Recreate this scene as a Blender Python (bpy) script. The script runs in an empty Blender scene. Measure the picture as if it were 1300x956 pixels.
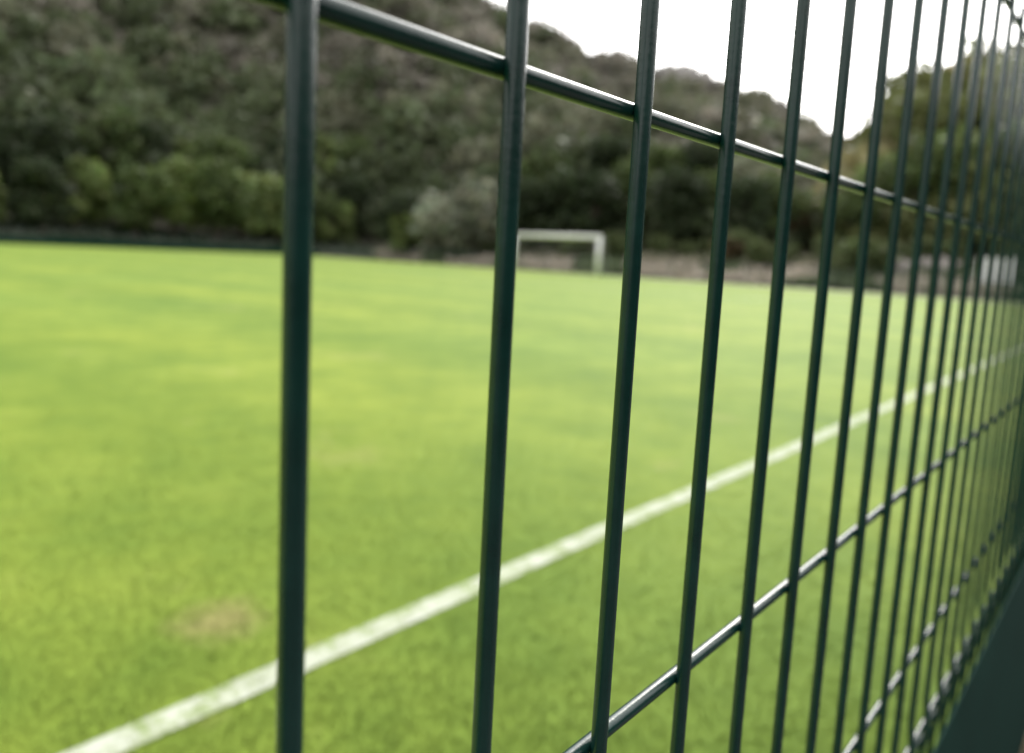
import bpy, math, random
import numpy as np
from mathutils import Vector, Matrix, noise
random.seed(7); rng=np.random.default_rng(7)
scene=bpy.context.scene
COL=scene.collection
def smooth(t):
    t=max(0.0,min(1.0,t)); return t*t*(3-2*t)
def meta(o,label=None,cat=None,group=None,kind=None):
    if label:o["label"]=label
    if cat:o["category"]=cat
    if group:o["group"]=group
    if kind:o["kind"]=kind
# ---------------------------------------------------------------- materials
def newmat(name):
    m=bpy.data.materials.new(name); m.use_nodes=True
    nt=m.node_tree; b=nt.nodes["Principled BSDF"]; return m,nt,b
def N(nt,t,**k):
    n=nt.nodes.new(t)
    for a,v in k.items(): setattr(n,a,v)
    return n
def ramp(nt,stops):
    r=N(nt,"ShaderNodeValToRGB"); e=r.color_ramp.elements
    while len(e)<len(stops): e.new(0.5)
    for i,(p,c) in enumerate(stops):
        e[i].position=p; e[i].color=(c[0],c[1],c[2],1)
    return r
def noisen(nt,scale,detail=4,rough=.6,vec=None):
    n=N(nt,"ShaderNodeTexNoise"); n.inputs["Scale"].default_value=scale
    n.inputs["Detail"].default_value=detail; n.inputs["Roughness"].default_value=rough
    if vec is not None: nt.links.new(vec,n.inputs["Vector"])
    return n
def mixc(nt,fac,a,b,mode="MIX"):
    m=N(nt,"ShaderNodeMix",data_type="RGBA",blend_type=mode)
    for s,v in ((0,fac),(6,a),(7,b)):
        if hasattr(v,"is_output"): nt.links.new(v,m.inputs[s])
        elif s==0: m.inputs[0].default_value=v
        else: m.inputs[s].default_value=(v[0],v[1],v[2],1)
    return m.outputs[2]
def geo(nt): return N(nt,"ShaderNodeNewGeometry").outputs["Position"]
def simple_noise_mat(name,stops,scale,rough=.8,bump=0,bscale=None,metal=0):
    m,nt,b=newmat(name); p=geo(nt)
    n=noisen(nt,scale,6,.6,p); r=ramp(nt,stops)
    nt.links.new(n.outputs["Fac"],r.inputs[0]); nt.links.new(r.outputs[0],b.inputs["Base Color"])
    b.inputs["Roughness"].default_value=rough; b.inputs["Metallic"].default_value=metal
    if bump:
        n2=noisen(nt,bscale or scale*3,5,.6,p); bp=N(nt,"ShaderNodeBump")
        bp.inputs["Distance"].default_value=bump; nt.links.new(n2.outputs["Fac"],bp.inputs["Height"])
        nt.links.new(bp.outputs[0],b.inputs["Normal"])
    return m
M_wire=simple_noise_mat("green_plastic_coating",[(.3,(.002,.023,.019)),(.7,(.005,.038,.031))],60,.26,.0001,420)
M_wire.node_tree.nodes["Principled BSDF"].inputs["Coat Weight"].default_value=.15
M_wire.node_tree.nodes["Principled BSDF"].inputs["Coat Roughness"].default_value=.1
M_kick=simple_noise_mat("green_sheet_coating",[(.3,(.006,.034,.026)),(.7,(.010,.048,.037))],8,.75,.0003,60)
M_kick.node_tree.nodes["Principled BSDF"].inputs["Specular IOR Level"].default_value=.12
M_white=simple_noise_mat("white_painted_steel",[(.3,(.86,.87,.88)),(.7,(.90,.90,.90))],3,.4)
M_net=simple_noise_mat("net_cord",[(.3,(.3,.3,.3)),(.7,(.45,.45,.45))],3,.8)
M_bark=simple_noise_mat("bark",[(.3,(.05,.04,.03)),(.7,(.12,.10,.08))],4,.9,.02)
M_rock=simple_noise_mat("pale_limestone",[(.3,(.26,.25,.24)),(.7,(.45,.43,.41))],.8,.9,.15)
M_stone=simple_noise_mat("pale_stone",[(.3,(.20,.18,.17)),(.7,(.36,.33,.31))],2.0,.9,.08)
M_ground=simple_noise_mat("dry_earth",[(.3,(.06,.05,.03)),(.55,(.11,.09,.05)),(.75,(.07,.09,.03))],.5,.95,.03)
M_path=simple_noise_mat("pale_gravel",[(.3,(.28,.26,.23)),(.7,(.42,.39,.35))],3,.95,.01)
M_bounce=simple_noise_mat("dark_bounce_surface",[(.3,(.05,.05,.048)),(.7,(.09,.088,.08))],3,.95,.01)
M_sign=simple_noise_mat("sign_board_paint",[(.3,(.84,.86,.88)),(.7,(.88,.89,.90))],1,.5)
M_hill=simple_noise_mat("scrub_hillside",[(.3,(.06,.066,.042)),(.5,(.11,.108,.076)),(.72,(.18,.168,.135))],.12,.95,.3,.6)
def turf_color(nt,p):
    n1=noisen(nt,.22,2,.5,p); n2=noisen(nt,1.6,3,.55,p); n3=noisen(nt,6,3,.5,p)
    a=ramp(nt,[(.30,(.155,.240,.028)),(.52,(.200,.284,.035)),(.72,(.240,.322,.045))])
    nt.links.new(n2.outputs["Fac"],a.inputs[0])
    b=ramp(nt,[(.32,(.86,.93,.98)),(.62,(1.08,1.04,1.0))]); nt.links.new(n1.outputs["Fac"],b.inputs[0])
    c=mixc(nt,1.0,a.outputs[0],b.outputs[0],"MULTIPLY")
    d=ramp(nt,[(.30,(.78,.84,.82)),(.55,(1,1,1)),(.75,(1.12,1.08,1.1))]); nt.links.new(n3.outputs["Fac"],d.inputs[0])
    c=mixc(nt,.6,c,d.outputs[0],"MULTIPLY")
    n4=noisen(nt,.8,5,.7,p); e=ramp(nt,[(.60,(0,0,0)),(.76,(.45,.45,.45))]); nt.links.new(n4.outputs["Fac"],e.inputs[0])
    c=mixc(nt,e.outputs[0],c,(.36,.30,.15))
    sx=N(nt,"ShaderNodeSeparateXYZ"); nt.links.new(p,sx.inputs[0])
    mu=N(nt,"ShaderNodeMath",operation="MULTIPLY"); nt.links.new(sx.outputs[1],mu.inputs[0]); mu.inputs[1].default_value=1.9
    nz=noisen(nt,.6,2,.5,p); ad=N(nt,"ShaderNodeMath",operation="MULTIPLY_ADD"); nt.links.new(nz.outputs["Fac"],ad.inputs[0]); ad.inputs[1].default_value=3; nt.links.new(mu.outputs[0],ad.inputs[2])
    sn=N(nt,"ShaderNodeMath",operation="SINE"); nt.links.new(ad.outputs[0],sn.inputs[0])
    f=ramp(nt,[(0,(.86,.91,.88)),(1,(1.09,1.06,1.10))]); ma=N(nt,"ShaderNodeMath",operation="MULTIPLY_ADD")
    nt.links.new(sn.outputs[0],ma.inputs[0]); ma.inputs[1].default_value=.5; ma.inputs[2].default_value=.5
    nt.links.new(ma.outputs[0],f.inputs[0])
    c=mixc(nt,1.0,c,f.outputs[0],"MULTIPLY")
    vd=N(nt,"ShaderNodeVectorMath",operation="DISTANCE"); nt.links.new(p,vd.inputs[0]); vd.inputs[1].default_value=(-1.65,.90,0)
    nw=noisen(nt,9,4,.7,p); sm=N(nt,"ShaderNodeMath",operation="MULTIPLY_ADD"); nt.links.new(nw.outputs["Fac"],sm.inputs[0]); sm.inputs[1].default_value=.20; nt.links.new(vd.outputs["Value"],sm.inputs[2])
    wr=ramp(nt,[(.13,(.42,.42,.42)),(.25,(0,0,0))]); nt.links.new(sm.outputs[0],wr.inputs[0])
    return mixc(nt,wr.outputs[0],c,(.42,.29,.17))
m,nt,b=newmat("pitch_turf"); p=geo(nt)
nt.links.new(turf_color(nt,p),b.inputs["Base Color"]); b.inputs["Roughness"].default_value=.8
b.inputs["Specular IOR Level"].default_value=.2
M_turf=m
m,nt,b=newmat("line_chalk"); p=geo(nt)
n=noisen(nt,9,7,.8,p); r=ramp(nt,[(.38,(.22,.31,.08)),(.50,(.46,.50,.38)),(.66,(.60,.63,.56))]); nt.links.new(n.outputs["Fac"],r.inputs[0])
nt.links.new(r.outputs[0],b.inputs["Base Color"]); b.inputs["Roughness"].default_value=.9
M_line=m
def leafmat(name,trans=.3,usepos=False,spec=.25):
    m,nt,b=newmat(name); at=N(nt,"ShaderNodeAttribute",attribute_name="Col")
    c=at.outputs["Color"]
    if usepos: 
        tc=turf_color(nt,geo(nt)); c=mixc(nt,1.0,tc,c,"MULTIPLY")
        c=mixc(nt,at.outputs["Alpha"],(.58,.62,.52),c)
        up=N(nt,"ShaderNodeCombineXYZ"); up.inputs[2].default_value=1
        nt.links.new(up.outputs[0],b.inputs["Normal"])
    nt.links.new(c,b.inputs["Base Color"]); b.inputs["Roughness"].default_value=.6
    b.inputs["Specular IOR Level"].default_value=spec
    t=N(nt,"ShaderNodeBsdfTranslucent"); nt.links.new(c,t.inputs[0])
    ms=N(nt,"ShaderNodeMixShader"); ms.inputs[0].default_value=trans
    nt.links.new(b.outputs[0],ms.inputs[1]); nt.links.new(t.outputs[0],ms.inputs[2])
    nt.links.new(ms.outputs[0],nt.nodes["Material Output"].inputs[0])
    return m
M_leaf=leafmat("foliage",.3); M_blade=leafmat("grass_blades",.06,True,.1); M_dry=leafmat("dry_weeds",.3)
# ---------------------------------------------------------------- mesh helpers
def mesh_np(name,V,F,mat,col=None,smooth_sh=False):
    V=np.asarray(V,dtype=np.float32); F=np.asarray(F,dtype=np.int32); k=F.shape[1]
    me=bpy.data.meshes.new(name); me.vertices.add(len(V)); me.vertices.foreach_set("co",V.ravel())
    me.loops.add(F.size); me.loops.foreach_set("vertex_index",F.ravel())
    me.polygons.add(len(F)); me.polygons.foreach_set("loop_start",np.arange(0,F.size,k,dtype=np.int32))
    me.polygons.foreach_set("loop_total",np.full(len(F),k,dtype=np.int32))
    me.update(calc_edges=True)
    if smooth_sh: me.polygons.foreach_set("use_smooth",np.ones(len(F),dtype=bool))
    if col is not None:
        a=me.color_attributes.new("Col","FLOAT_COLOR","POINT"); a.data.foreach_set("color",np.asarray(col,dtype=np.float32).ravel())
    me.materials.append(mat); return me
def obj(name,me,parent=None,loc=None):
    o=bpy.data.objects.new(name,me); COL.objects.link(o)
    if parent: o.parent=parent
    if loc is not None: o.location=loc
    return o
def empty(name,loc=(0,0,0)):
    o=bpy.data.objects.new(name,None); o.empty_display_size=.2; o.location=loc; COL.objects.link(o); return o
def tube(path,r,sides=12,ref=Vector((0,0,1))):
    V=[];F=[]; n=len(path); P=[Vector(q) for q in path]
    rs=r if isinstance(r,(list,tuple)) else [r]*n
    for i,q in enumerate(P):
        t=(P[min(i+1,n-1)]-P[max(i-1,0)]).normalized()
        rf=ref if abs(t.dot(ref))<.9 else Vector((1,0,0))
        u=t.cross(rf).normalized(); w=t.cross(u)
        for s in range(sides):
            a=2*math.pi*s/sides; V.append(tuple(q+(u*math.cos(a)+w*math.sin(a))*rs[i]))
    for i in range(n-1):
        for s in range(sides):
            s2=(s+1)%sides; F.append((i*sides+s,i*sides+s2,(i+1)*sides+s2,(i+1)*sides+s))
    F.append(tuple(range(sides-1,-1,-1))); F.append(tuple((n-1)*sides+s for s in range(sides)))
    return V,F
def join(parts):
    V=[];F=[]
    for v,f in parts:
        o=len(V); V+=v; F+=[tuple(i+o for i in q) for q in f]
    return V,F
def mesh_py(name,vf,mat,sm=True):
    me=bpy.data.meshes.new(name); me.from_pydata(vf[0],[],vf[1]); me.update()
    if sm:
        me.polygons.foreach_set("use_smooth",[len(p.vertices)==4 for p in me.polygons])
    me.materials.append(mat); return me
def box(x0,x1,y0,y1,z0,z1):
    V=[(x,y,z) for x in(x0,x1) for y in(y0,y1) for z in(z0,z1)]
    F=[(0,1,3,2),(4,6,7,5),(0,4,5,1),(2,3,7,6),(0,2,6,4),(1,5,7,3)]
    return V,F
# ---------------------------------------------------------------- camera
CX,CZ=.116,1.0
th=math.radians(41.05); ph=math.radians(6.68)
h=Vector((-math.sin(th),math.cos(th),0)); Z=Vector((0,0,1))
fw=h*math.cos(ph)-Z*math.sin(ph); r0v=Vector((math.cos(th),math.sin(th),0)); u0=r0v.cross(fw)
cx=r0v*.99869+u0*.0511; cy=-.0511*r0v+u0*.99869; cz=-fw
cam=bpy.data.cameras.new("camera"); co=bpy.data.objects.new("camera",cam); COL.objects.link(co)
M=Matrix((cx,cy,cz)).transposed().to_4x4(); M.translation=Vector((CX,0,CZ)); co.matrix_world=M
cam.sensor_fit='HORIZONTAL'; cam.sensor_width=36; cam.lens=930/1300*36; cam.shift_y=-44.5/1300
cam.clip_start=.005; cam.clip_end=3000
cam.dof.use_dof=True; cam.dof.focus_distance=.22; cam.dof.aperture_fstop=7.3; cam.dof.aperture_blades=0
scene.camera=co
# ---------------------------------------------------------------- light
w=bpy.data.worlds.new("World"); scene.world=w; w.use_nodes=True; nt=w.node_tree
bg=nt.nodes["Background"]; sky=N(nt,"ShaderNodeTexSky",sky_type='NISHITA'); sky.sun_disc=False
SE,SA=math.radians(33),math.radians(-14)
sky.sun_elevation=SE; sky.sun_rotation=SA
sd=Vector((math.sin(SA)*math.cos(SE),math.cos(SA)*math.cos(SE),math.sin(SE)))
nt.links.new(sky.outputs[0],bg.inputs[0]); bg.inputs[1].default_value=.14
bg2=N(nt,"ShaderNodeBackground"); tc=N(nt,"ShaderNodeTexCoord")
cn=noisen(nt,2.2,4,.5,tc.outputs["Generated"]); cr=ramp(nt,[(.3,(.98,.97,.98)),(.7,(1.0,.975,.92))])
nt.links.new(cn.outputs["Fac"],cr.inputs[0]); nt.links.new(cr.outputs[0],bg2.inputs[0])
dt=N(nt,"ShaderNodeVectorMath",operation="DOT_PRODUCT"); nt.links.new(tc.outputs["Generated"],dt.inputs[0]); dt.inputs[1].default_value=sd
mx=N(nt,"ShaderNodeMath",operation="MAXIMUM"); nt.links.new(dt.outputs["Value"],mx.inputs[0]); mx.inputs[1].default_value=0
pw=N(nt,"ShaderNodeMath",operation="POWER"); nt.links.new(mx.outputs[0],pw.inputs[0]); pw.inputs[1].default_value=9
st=N(nt,"ShaderNodeMath",operation="MULTIPLY_ADD"); nt.links.new(pw.outputs[0],st.inputs[0]); st.inputs[1].default_value=7; st.inputs[2].default_value=1.5
nt.links.new(st.outputs[0],bg2.inputs[1])
ms=N(nt,"ShaderNodeMixShader"); ms.inputs[0].default_value=.87
nt.links.new(bg.outputs[0],ms.inputs[1]); nt.links.new(bg2.outputs[0],ms.inputs[2]); nt.links.new(ms.outputs[0],nt.nodes["World Output"].inputs[0])
sl=bpy.data.lights.new("sun","SUN"); sl.energy=1.4; sl.angle=math.radians(14); sl.color=(1,.96,.88)
so=bpy.data.objects.new("sun",sl); COL.objects.link(so)
so.rotation_euler=sd.to_track_quat('Z','Y').to_euler(); so.location=sd*50
scene.view_settings.view_transform='Standard'; scene.view_settings.look='None'; scene.view_settings.exposure=0
# ---------------------------------------------------------------- terrain
def interp(x,T):
    if x<=T[0][0]: return T[0][1]
    for (a,va),(b,vb) in zip(T,T[1:]):
        if x<=b: return va+(vb-va)*(x-a)/(b-a)
    return T[-1][1]
EL=[(-180,6),(-60,6),(0,6),(15.6,7.0),(17.7,7.9),(19.2,8.4),(20.8,9.5),(23.6,10.7),(26.4,11.8),(32.3,13.3),(37.1,14.3),(38.3,15.1),(41.4,16.2),(43.8,16.9),(50.5,20.0),(62,21.3),(76,20.5),(100,17),(140,10),(180,6)]
ER=[(-180,0),(-140,9),(-30,13),(0,13.0),(6.5,12.2),(11.6,11.9),(14,11.2),(15.6,9.2),(17.7,6.4),(20,2),(23,0),(160,0),(180,0)]
def r0_of(a):
    ar=math.radians(a); return 8+1/max(math.sin(ar)/66,math.cos(ar)/46,1/75)
def height(x,y,fine=True):
    a=math.degrees(math.atan2(-x,y)); r=math.hypot(x,y)
    d=max(-x-62.5,y-42.6)
    if r>84: d=max(d,r-84)
    if d<=0: return -.3
    r0=r0_of(a); z=1.7*smooth((d-1)/9)-.3*(1-smooth(d/1.5))
    tl=(r-r0)/(185-r0); hl=(185*math.tan(math.radians(interp(a,EL)))-1)*(.35*smooth(tl)+.65*max(0,min(1,tl)))
    tr=(r-r0)/(115-r0); hr=(115*math.tan(math.radians(interp(a,ER)))-1)*smooth(tr)
    z+=max(hl,hr)
    if fine:
        k=smooth((r-r0)/25)
        z+=k*(noise.noise(Vector((x*.03,y*.03,1)))*4.0+noise.noise(Vector((x*.09,y*.09,5)))*1.6)
    return z
NA,NR=420,70
V=[];F=[]
for i in range(NR):
    r=38+(i/(NR-1))**1.25*300
    for j in range(NA):
        a=2*math.pi*j/NA; x,y=-math.sin(a)*r,math.cos(a)*r; V.append((x,y,height(x,y)))
for i in range(NR-1):
    for j in range(NA):
        j2=(j+1)%NA; F.append((i*NA+j,(i+1)*NA+j,(i+1)*NA+j2,i*NA+j2))
o=obj("hills",mesh_np("hills",V,F,M_hill,smooth_sh=True)); meta(o,"scrub covered grey green hillside rising behind the pitch","hill",kind="structure")
G=900
o=obj("ground",mesh_np("ground",[(-G,-G,-.012),(G,-G,-.012),(G,G,-.012),(-G,G,-.012)],[(0,1,2,3)],M_ground)); meta(o,"dry earth and sparse grass around the pitch","ground",kind="structure")
X0,X1,Y0,Y1=-61.8,-.0,-70,40.2
V=[];F=[];nx,ny=60,110
for i in range(nx+1):
    for j in range(ny+1): V.append((X0+(X1-X0)*i/nx,Y0+(Y1-Y0)*j/ny,0.0))
for i in range(nx):
    for j in range(ny): q=i*(ny+1)+j; F.append((q,q+ny+1,q+ny+2,q+1))
o=obj("pitch",mesh_np("pitch",V,F,M_turf)); meta(o,"bright green mown grass football pitch","pitch",kind="structure")
o=obj("path",mesh_np("path",[(-61.8,40.21,-.004),(0,40.21,-.004),(0,42.6,-.004),(-61.8,42.6,-.004)],[(0,1,2,3)],M_path)); meta(o,"pale gravel path between the pitch and the fence","path",kind="structure")
o=obj("bounce_ground",mesh_np("bounce_ground",[(.02,-70,-.004),(3.2,-70,-.004),(3.2,42.6,-.004),(.02,42.6,-.004)],[(0,1,2,3)],M_bounce)); meta(o,"added unseen dark ground setting the light bounced onto the fence","bounce_ground",kind="structure")  # strip added out of view to control light bounced onto the fence wires
def lines(rects):
    V=[];F=[]
    for x0,x1,y0,y1 in rects:
        b=len(V); V+=[(x0,y0,.004),(x1,y0,.004),(x1,y1,.004),(x0,y1,.004)]; F.append((b,b+1,b+2,b+3))
    return V,F
TX=-1.325; FX=-58.2; EY=38.4; lw=.039
GC=(TX+FX)/2
R=[(TX-lw,TX+lw,-60,EY+lw),(FX-lw,FX+lw,-60,EY+lw),(FX+lw,TX-lw,EY-lw,EY+lw)]
for hw,dp in((20.15,16.5),(9.16,5.5)):
    R+=[(GC-hw-lw,GC-hw+lw,EY-dp,EY-lw),(GC+hw-lw,GC+hw+lw,EY-dp,EY-lw),(GC-hw-lw,GC+hw+lw,EY-dp-2*lw,EY-dp)]
vf=lines(R); o=obj("pitch_line_marking",mesh_np("lines",vf[0],vf[1],M_line)); meta(o,"white chalk lines marking the grass football pitch","line marking",kind="structure")
NB=420000
a=np.radians(rng.uniform(-4,100,NB)); r=.7*(26.0)**rng.random(NB)
x=CX-np.sin(a)*r; y=np.cos(a)*r; k=(x<-.06)&(rng.random(NB)<np.clip(1.2-r/14,0,1)); x,y,r=x[k],y[k],r[k]; n=len(x)
wd=.0012*(1+.06*r)*rng.uniform(.7,1.3,n); ht=.0095*rng.uniform(.5,1.4,n)
an=rng.uniform(0,2*np.pi,n); dx,dy=np.cos(an)*wd,np.sin(an)*wd
lx,ly=rng.normal(0,.45,n)*ht,rng.normal(0,.45,n)*ht
V=np.empty((n,3,3)); V[:,0]=np.c_[x-dx,y-dy,np.zeros(n)-.001]; V[:,1]=np.c_[x+dx,y+dy,np.zeros(n)-.001]; V[:,2]=np.c_[x+lx,y+ly,ht]
g=rng.uniform(1.04,1.18,n); C=np.ones((n,3,4)); 
C[:,:,0]=(g*rng.uniform(.97,1.05,n))[:,None]; C[:,:,1]=g[:,None]; C[:,:,2]=(g*1.15)[:,None]
cand=np.abs(x-TX)<.10
wear=np.zeros(n); jit=np.zeros(n)
for i in np.nonzero(cand)[0]:
    wear[i]=.5+.8*noise.noise(Vector((0,y[i]*4.5,3)))+.9*noise.noise(Vector((x[i]*16,y[i]*10,3)))
    jit[i]=.022*noise.noise(Vector((1,y[i]*16,7)))
online=cand&(np.abs(x-TX+jit+rng.normal(0,.013,n))<.038)&(rng.random(n)<.05+.75*wear)
# turf growing through the chalk where it is worn
C[:,:,3]=np.where(online,rng.uniform(0,.6,n),1.0)[:,None]
V[online,2,2]*=.6
o=obj("grass",mesh_np("grass",V.reshape(-1,3),np.arange(3*n).reshape(-1,3),M_blade,C.reshape(-1,4))); meta(o,"short mown grass blades beside the touchline","grass",kind="stuff")
# ---------------------------------------------------------------- fence
BO=.004
FC=(.588,.15)
def bul(z):
    b=0
    for c in FC: b=max(b,BO*max(0,1-abs(z-c)/.030))
    return b
def vpath(fineseg=True):
    zs=[.02]
    for c in (.15,.588):
        zs+=[c-.034,c-.030,c-.026,c-.015,c-.005,c,c+.005,c+.015,c+.026,c+.030,c+.034] if fineseg else [c-.03,c,c+.03]
    zs+=[.8,.9,1.0,1.1,1.238] if fineseg else [1.238]
    return [(bul(z),0,z) for z in zs]
HZ=[1.228,1.0431,.8459,.680,.590,.574,.37,.20,.15,.10,.04]
K0=10
PW=45*.055; PER=PW+.065; PY=.0746-K0*.055
wire_v=mesh_py("vertical_wire",tube(vpath(),.0026,20,Vector((0,1,0))),M_wire)
wire_h=mesh_py("horizontal_wire",tube([(0,-.012,0),(0,.6,0),(0,1.3,0),(0,44*.055+.012,0)],.0025,20),M_wire)
def postmesh():
    P=[tube([(0,0,0),(0,0,1.25)],.024,20),tube([(0,0,1.25),(0,0,1.262),(0,0,1.268)],[.026,.026,.018],20)]
    for z in(.12,.63,1.15): P.append(tube([(0,0,z-.02),(0,0,z+.02)],.0275,20))
    return join(P)
post_me=mesh_py("post",postmesh(),M_wire)
kick_me=mesh_py("kick_board",box(.0085,.0105,-.02,44*.055+.02,.0,.562),M_kick,False)
fp=empty("fence_panel",(0,PY,0)); meta(fp,"dark green plastic coated welded wire fence panel beside the pitch","fence","green wire fence panels around the pitch")
for k in range(45):
    off=-.0008 if k==K0 else 0
    o=obj("vertical_wire",wire_v,fp,(random.uniform(-.0003,.0003),k*.055+off+random.uniform(-.0004,.0004),0))
    o.rotation_euler=(random.uniform(-.0008,.0008),0,0)
for z in HZ: obj("horizontal_wire",wire_h,fp,(-.0043+bul(z),0,z))
obj("post",post_me,fp,(-.042,PW-.055+.06,0)); obj("kick_board",kick_me,fp,(0,0,0))
P=[]
for k in range(45): P.append(tube([(q[0],k*.055,q[2]) for q in vpath(False)],.0026,5,Vector((0,1,0))))
for z in HZ: P.append(tube([(-.0043+bul(z),-.012,z),(-.0043+bul(z),44*.055+.012,z)],.0026,5))
wm=mesh_py("wire_mesh",join(P),M_wire)
def panel(loc,rot,kick=True):
    e=empty("fence_panel",loc); e.rotation_euler=(0,0,rot)
    meta(e,"dark green welded wire fence panel with round post","fence","green wire fence panels around the pitch")
    obj("wire_mesh",wm,e); obj("post",post_me,e,(-.042,PW-.055+.06,0))
    if kick: obj("kick_board",kick_me,e,(0,0,0))
for i in list(range(-2,0))+list(range(1,17)): panel((0,PY+i*PER,0),0)
for i in range(24): panel((-.6-i*PER,42.2,0),math.pi/2,False)
for i in range(17): panel((-62.1,42.0-i*PER,0),math.pi)
# ---------------------------------------------------------------- goal
ge=empty("football_goal",(GC-.28,EY,0)); meta(ge,"white metal football goal with net on the end line","football goal")
HWG=3.55; GR=.145; GH=2.42
for s in(-1,1):
    obj("goalpost",mesh_py("goalpost",tube([(s*HWG,0,0),(s*HWG,0,GH)],GR,16),M_white),ge)
obj("crossbar",mesh_py("crossbar",tube([(-HWG-.10,0,GH),(HWG+.10,0,GH)],GR,16),M_white),ge)
P=[]
for s in(-1,1):
    P.append(tube([(s*HWG,.05,GH),(s*HWG,.5,GH-.02),(s*HWG,.58,GH-.1),(s*HWG,1.5,.05)],.016,10))
P.append(tube([(-HWG,1.5,.05),(HWG,1.5,.05)],.016,10))
for s in(-1,1): P.append(tube([(s*HWG,0,.04),(s*HWG,1.5,.04)],.016,10))
obj("support_frame",mesh_py("support_frame",join(P),M_net),ge)
P=[]
def prof(t):
    pts=[(0.03,GH-.04),(.55,GH-.07),(1.5,.06)]; L=[.52,2.5]; s=t*sum(L)
    if s<L[0]: k=s/L[0]; a,b=pts[0],pts[1]
    else: k=(s-L[0])/L[1]; a,b=pts[1],pts[2]
    return (a[0]+(b[0]-a[0])*k,a[1]+(b[1]-a[1])*k)
for i in range(50):
    xx=-HWG+2*HWG*i/49; P.append(tube([(xx,)+prof(t/8) for t in range(9)],.0018,3))
for i in range(20):
    q=prof(i/19); P.append(tube([(-HWG,)+q,(HWG,)+q],.0018,3))
for s in(-1,1):
    for i in range(1,14):
        yy=i*.11; top=GH-.06 if yy<.55 else GH-.07-(yy-.55)*2.42; P.append(tube([(s*HWG,yy,.05),(s*HWG,yy,max(top,.06))],.0018,3))
obj("net",mesh_py("net",join(P),M_net,False),ge)
# ---------------------------------------------------------------- vegetation
def leafquads(C,S,col):
    n=len(C); a=rng.normal(size=(n,3)); a/=np.linalg.norm(a,axis=1)[:,None]
    b=np.cross(a,rng.normal(size=(n,3))); b/=np.linalg.norm(b,axis=1)[:,None]
    a=a*S[:,None]; b=b*(S*.7)[:,None]
    V=np.empty((n,4,3)); V[:,0]=C-a; V[:,1]=C-b; V[:,2]=C+a; V[:,3]=C+b
    CC=np.ones((n,4,4)); CC[:,:,:3]=col[:,None,:]
    return V.reshape(-1,3),CC.reshape(-1,4)
def leafmesh(name,C,S,col,mat=M_leaf):
    V,CC=leafquads(C,S,col); return mesh_np(name,V,np.arange(len(V)).reshape(-1,4),mat,CC)
def crown(name,base,rad,hgt,z0,nl=16,nq=2600,ls=.26):
    L=[]
    for i in range(nl):
        t=rng.random(); rr=math.sqrt(rng.random())*rad*.72; an=rng.uniform(0,2*np.pi)
        zc=z0+hgt*(.15+.75*t); rr*=math.sin(math.pi*min(1,(.25+.62*t)))**.5
        L.append((rr*math.cos(an),rr*math.sin(an),zc,rad*rng.uniform(.30,.52)))
    C=[];S=[];K=[]
    for (lx,ly,lz,lr) in L:
        m=int(nq/nl); d=rng.normal(size=(m,3)); d/=np.linalg.norm(d,axis=1)[:,None]
        q=d*lr*(rng.random(m)**.35)[:,None]*np.array([1,1,.8])*rng.uniform(.85,1.2,(m,1)); C.append(q+np.array([lx,ly,lz]))
        S.append(rng.uniform(.6,1.4,m)*ls)
        f=rng.uniform(.65,1.4)*rng.uniform(.75,1.3,(m,1)); K.append(np.clip(np.array(base)*f*rng.uniform(.9,1.1,(m,3)),0,1))
    return leafmesh(name,np.vstack(C),np.concatenate(S),np.vstack(K)),L
def trunkmesh(name,hh,L,r=.22):
    P=[tube([(0,0,-.4),(.05,.02,hh*.3),(-.05,.08,hh*.6),(.05,0,hh*.9)],[r*1.3,r,r*.75,r*.4],10)]
    for (lx,ly,lz,lr) in L[:7]:
        s=hh*random.uniform(.35,.7); P.append(tube([(0,.04,s),(lx*.5,ly*.5,(s+lz)*.5+.2),(lx,ly,lz)],[r*.45,r*.3,r*.1],7))
    return mesh_py(name,join(P),M_bark)
KINDS={}
def kind(key,base,rad,hgt,z0,**kw):
    lst=[]
    for i in range(2):
        c,L=crown("crown",base,rad,hgt,z0,**kw); lst.append((c,trunkmesh("trunk",z0+hgt*.8,L)))
    KINDS[key]=lst
kind("oak",(.090,.125,.044),3.1,5.8,1.0)
kind("dark",(.042,.060,.028),2.8,6.2,.6)
kind("bright",(.150,.195,.068),2.8,5.0,.9)
kind("olive",(.215,.232,.170),3.9,4.8,.9,nl=20,nq=3600)
kind("rust",(.16,.12,.065),1.9,2.8,.6,nl=10,nq=1400)
kind("shrub",(.11,.14,.06),1.6,1.9,.3,nl=10,nq=1400,ls=.18)
LAB={"oak":"leafy green oak tree at the foot of the hill","dark":"dense dark green tree behind the perimeter fence","bright":"light green leafy tree at the foot of the hill","olive":"round grey green olive tree on the dry bank","rust":"brownish half bare shrub on the dry bank","shrub":"low green shrub growing on the dry bank"}
def tree(key,x,y,s=1.0,sz=None):
    c,t=random.choice(KINDS[key]); z=height(x,y); sh=key in("rust","shrub")
    e=empty("shrub" if sh else "tree",(x,y,max(z,-.02))); e.rotation_euler=(0,0,random.uniform(0,6.28)); e.scale=(s,s,(sz or s))
    meta(e,LAB[key],"shrub" if sh else "tree","shrubs on the bank" if sh else "trees around the pitch")
    obj("trunk",t,e); obj("crown",c,e)
Y=12
while Y<52:
    tree(random.choice(["oak","bright","oak","dark","bright"]),-68+random.uniform(-1.5,1.5),Y,random.uniform(.8,1.2)); Y+=random.uniform(2.8,4.2)
Y=14
while Y<58:
    tree(random.choice(["oak","dark","bright","oak"]),-77+random.uniform(-2,2),Y,random.uniform(.95,1.4)); Y+=random.uniform(3.6,5)
def pol(a,r): a=math.radians(a); return -math.sin(a)*r,math.cos(a)*r
tree("olive",*pol(45.0,66),1.15)
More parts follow.
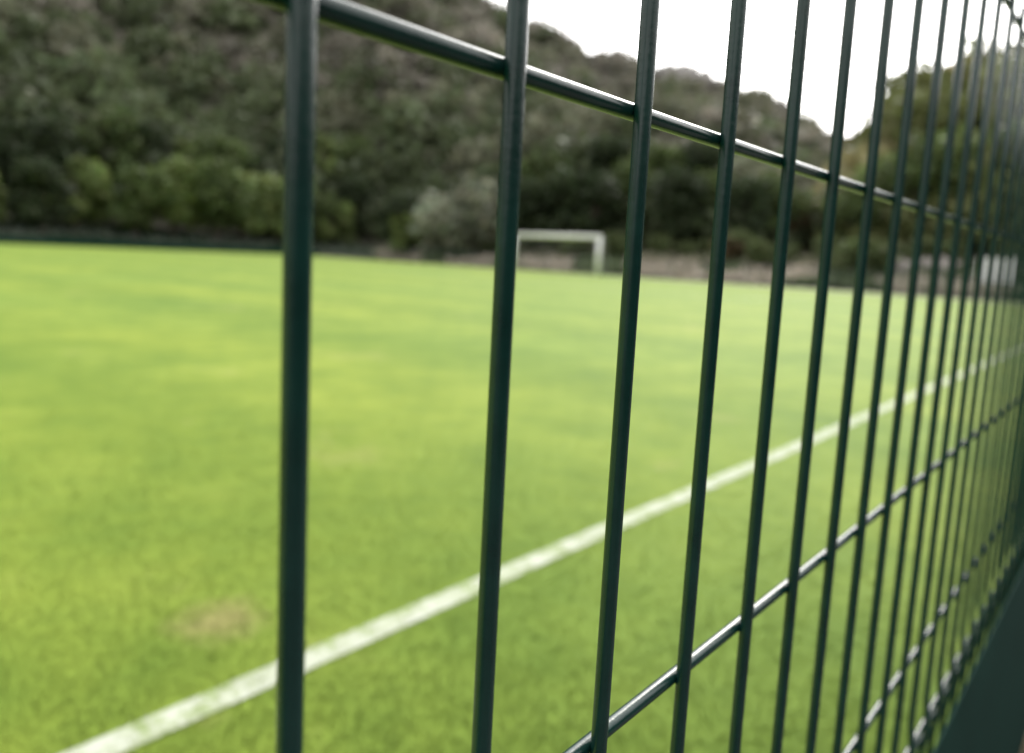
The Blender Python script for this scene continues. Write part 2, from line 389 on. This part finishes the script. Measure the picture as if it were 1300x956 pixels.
tree("olive",*pol(31.5,66),.7)
tree("bright",*pol(49.5,69),.7)
for a,r,k,s in [(50,70,"dark",.9),(42.3,70,"dark",.95),(40,64,"dark",.9),(37.6,63,"dark",1.0),(35.2,62,"dark",.95),(33,66,"oak",1.0),(29,60,"dark",.95),(26.5,61,"oak",.9),(24,59,"dark",.85),(22,61,"oak",.85),(19.5,63,"rust",1.2),(18.3,64,"rust",1.1),(17,60,"oak",.75),(15.2,68,"bright",1.2),(13.2,64,"oak",1.2),(11,70,"bright",1.35),(9,66,"oak",1.25),(6.6,70,"bright",1.3),(4,66,"oak",1.3),(1,68,"oak",1.3),(25,54,"rust",.6),(38.8,72,"oak",1.15),(34,73,"dark",1.15),(30.5,71,"oak",1.1),(27.5,70,"dark",1.1)]:
    x,y=pol(a,r); tree(k,x,y,s)
for a in [60,57,54,49,43,40,38,36.5,33.5,30,28,26.5,24,22.3,20.8,18,16.8,15.5,14.2,12,10.8,7,5.5,4]:
    ar=math.radians(a); rb=1/max(math.sin(ar)/63.5,math.cos(ar)/43.8); x,y=pol(a,rb+random.uniform(4,9)); tree("shrub",x,y,random.uniform(.6,1.1))
Cs=[];Ss=[];Ks=[];cnt=0
while cnt<5200:
    a=random.uniform(-6,94); 
    r=math.sqrt(random.uniform(60**2,215**2)); r0=r0_of(a)
    if r<r0+1 or (a<17 and r>135): continue
    if 26.6<a<31.5 and 150<r<187 and random.random()<.85: continue
    x,y=pol(a,r); nz=noise.noise(Vector((x*.035,y*.035,9)))
    if nz<-.36 and random.random()<.6: continue
    z=height(x,y); tt=(r-r0)/(185-r0)
    rad=random.uniform(1.3,3.0)*(1.25 if tt<.35 else 1.0)
    if random.random()<.14: rad*=1.5
    m=int(80*(rad/2)**1.3)+20
    d=rng.normal(size=(m,3)); d/=np.linalg.norm(d,axis=1)[:,None]; d[:,2]=np.abs(d[:,2])*1.15-.15
    q=d*rad*(rng.random((m,1))**.3)*rng.uniform(.8,1.2,(m,1))
    Cs.append(q+np.array([x,y,z+.25*rad])); Ss.append(rng.uniform(.24,.5,m)*(.65+.25*rad))
    g=np.array((.104,.132,.066)); ol=np.array((.172,.180,.120)); gb=np.array((.235,.222,.182))  # haze put into the colour: scrub tones lifted paler and greyer
    u=random.random()+tt*.65-.18+nz*.5
    base=g if u<.52 else (ol if u<.88 else gb)
    if tt<.12: base=g*.75  # shade at the hill foot painted in as a darker green
    if a<17: base=base*np.array((1.5,1.35,1.0))  # haze over the right hill painted in as a lighter tint
    Ks.append(base*random.uniform(.68,1.32)*rng.uniform(.85,1.15,(m,1))*rng.uniform(.95,1.05,(m,3))); cnt+=1
o=obj("hillside_scrub",leafmesh("hillside_scrub",np.vstack(Cs),np.concatenate(Ss),np.vstack(Ks))); meta(o,"dense mixed green and grey brown scrub covering the hillside","scrub",kind="stuff")
n=32000; a=rng.uniform(4,80,n); rr=rng.random(n)
X=[];
for i in range(n):
    ar=math.radians(a[i]); rb=1/max(math.sin(ar)/62.7,math.cos(ar)/42.9); r=rb+.4+rr[i]*8
    x,y=-math.sin(ar)*r,math.cos(ar)*r; X.append((x,y,max(height(x,y,False),-.012)))
X=np.array(X); C=X+np.c_[np.zeros(n),np.zeros(n),rng.uniform(.05,.5,n)]
pn=np.array([noise.noise(Vector((q[0]*.18,q[1]*.18,2))) for q in X])
dryp=(pn>-.12)&(rng.random(n)<.88)
base=np.where(dryp[:,None],np.array([[.56,.50,.42]]),np.array([[.14,.18,.09]]))*rng.uniform(.7,1.3,(n,1))
base=np.where((rr>.7)[:,None],base*np.array([[.5,.55,.45]]),base)
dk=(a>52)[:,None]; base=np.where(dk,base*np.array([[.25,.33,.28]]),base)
dk=(a<19)[:,None]; base=np.where(dk,base*np.array([[.7,.72,.7]]),base)
o=obj("dry_weeds",leafmesh("dry_weeds",C,rng.uniform(.10,.3,n),np.clip(base,0,.75),M_dry)); meta(o,"pale tan dry weeds on the bank behind the fence","weeds",kind="stuff")
n=6000; C=np.c_[rng.uniform(3.4,5.0,n),rng.uniform(-9,12,n),rng.uniform(0,1,n)**.8*2.2]
C[:,0]+=.3*np.sin(C[:,1]*1.7)+.2*np.sin(C[:,2]*3+C[:,1]); 
base=np.array([[.04,.055,.02]])*rng.uniform(.6,1.4,(n,1))
o=obj("sky_blocker",leafmesh("sky_blocker",C,rng.uniform(.12,.24,n),base)); meta(o,"added unseen dark green hedge along the path beside the fence","sky_blocker",kind="stuff")  # leaf mass added out of view to cut sky reflections on the wires
import bmesh
def rock(name,loc,s,mat,label,seed,cat="rock"):
    bm=bmesh.new(); bmesh.ops.create_icosphere(bm,subdivisions=4,radius=1)
    for v in bm.verts:
        q=v.co*1.3+Vector((seed*7.3,0,0)); f=1+.45*noise.noise(q)+.2*noise.noise(q*2.7)+.08*abs(noise.noise(q*7))
        v.co=Vector((v.co.x*s[0],v.co.y*s[1],v.co.z*s[2]))*f
    me=bpy.data.meshes.new(name); bm.to_mesh(me); bm.free(); me.materials.append(mat)
    o=obj(name,me,None,loc); meta(o,label,cat,"pale rocks"); return o
for i in range(9):
    x,y=pol(27.3+i*.48,172+random.uniform(-9,9)); z=height(x,y); rock("rock_outcrop",(x,y,z+1.6),(random.uniform(2,4),random.uniform(2,4),random.uniform(2,3.4)),M_rock,"pale grey limestone outcrop among scrub on the ridge",i)
for i,(a,r) in enumerate([(14.8,52),(13.4,50),(12.6,52),(11.2,50.5)]):
    x,y=pol(a,r); z=height(x,y); rock("boulder",(x,y,z+.25),(random.uniform(.6,1.0),random.uniform(.4,.8),random.uniform(.5,1.0)),M_stone,"pale boulder on the bank behind the fence",20+i)
x,y=pol(7.9,46.5); se=empty("sign_board",(x,y,max(0,height(x,y)))); se.rotation_euler=(0,0,math.radians(8)); meta(se,"plain white sign board on two posts behind the fence","sign")
for s in(-1,1): obj("post",mesh_py("sign_post",tube([(s*.7,0,-.3),(s*.7,0,1.9)],.04,10),M_white),se)
bm=bmesh.new(); bmesh.ops.create_cube(bm,size=1)
for v in bm.verts: v.co=Vector((v.co.x*1.8,v.co.y*.04-.065,v.co.z*1.3+1.2))
bmesh.ops.bevel(bm,geom=list(bm.edges),offset=.012,segments=2)
me=bpy.data.meshes.new("board"); bm.to_mesh(me); bm.free(); me.materials.append(M_sign); obj("board",me,se)
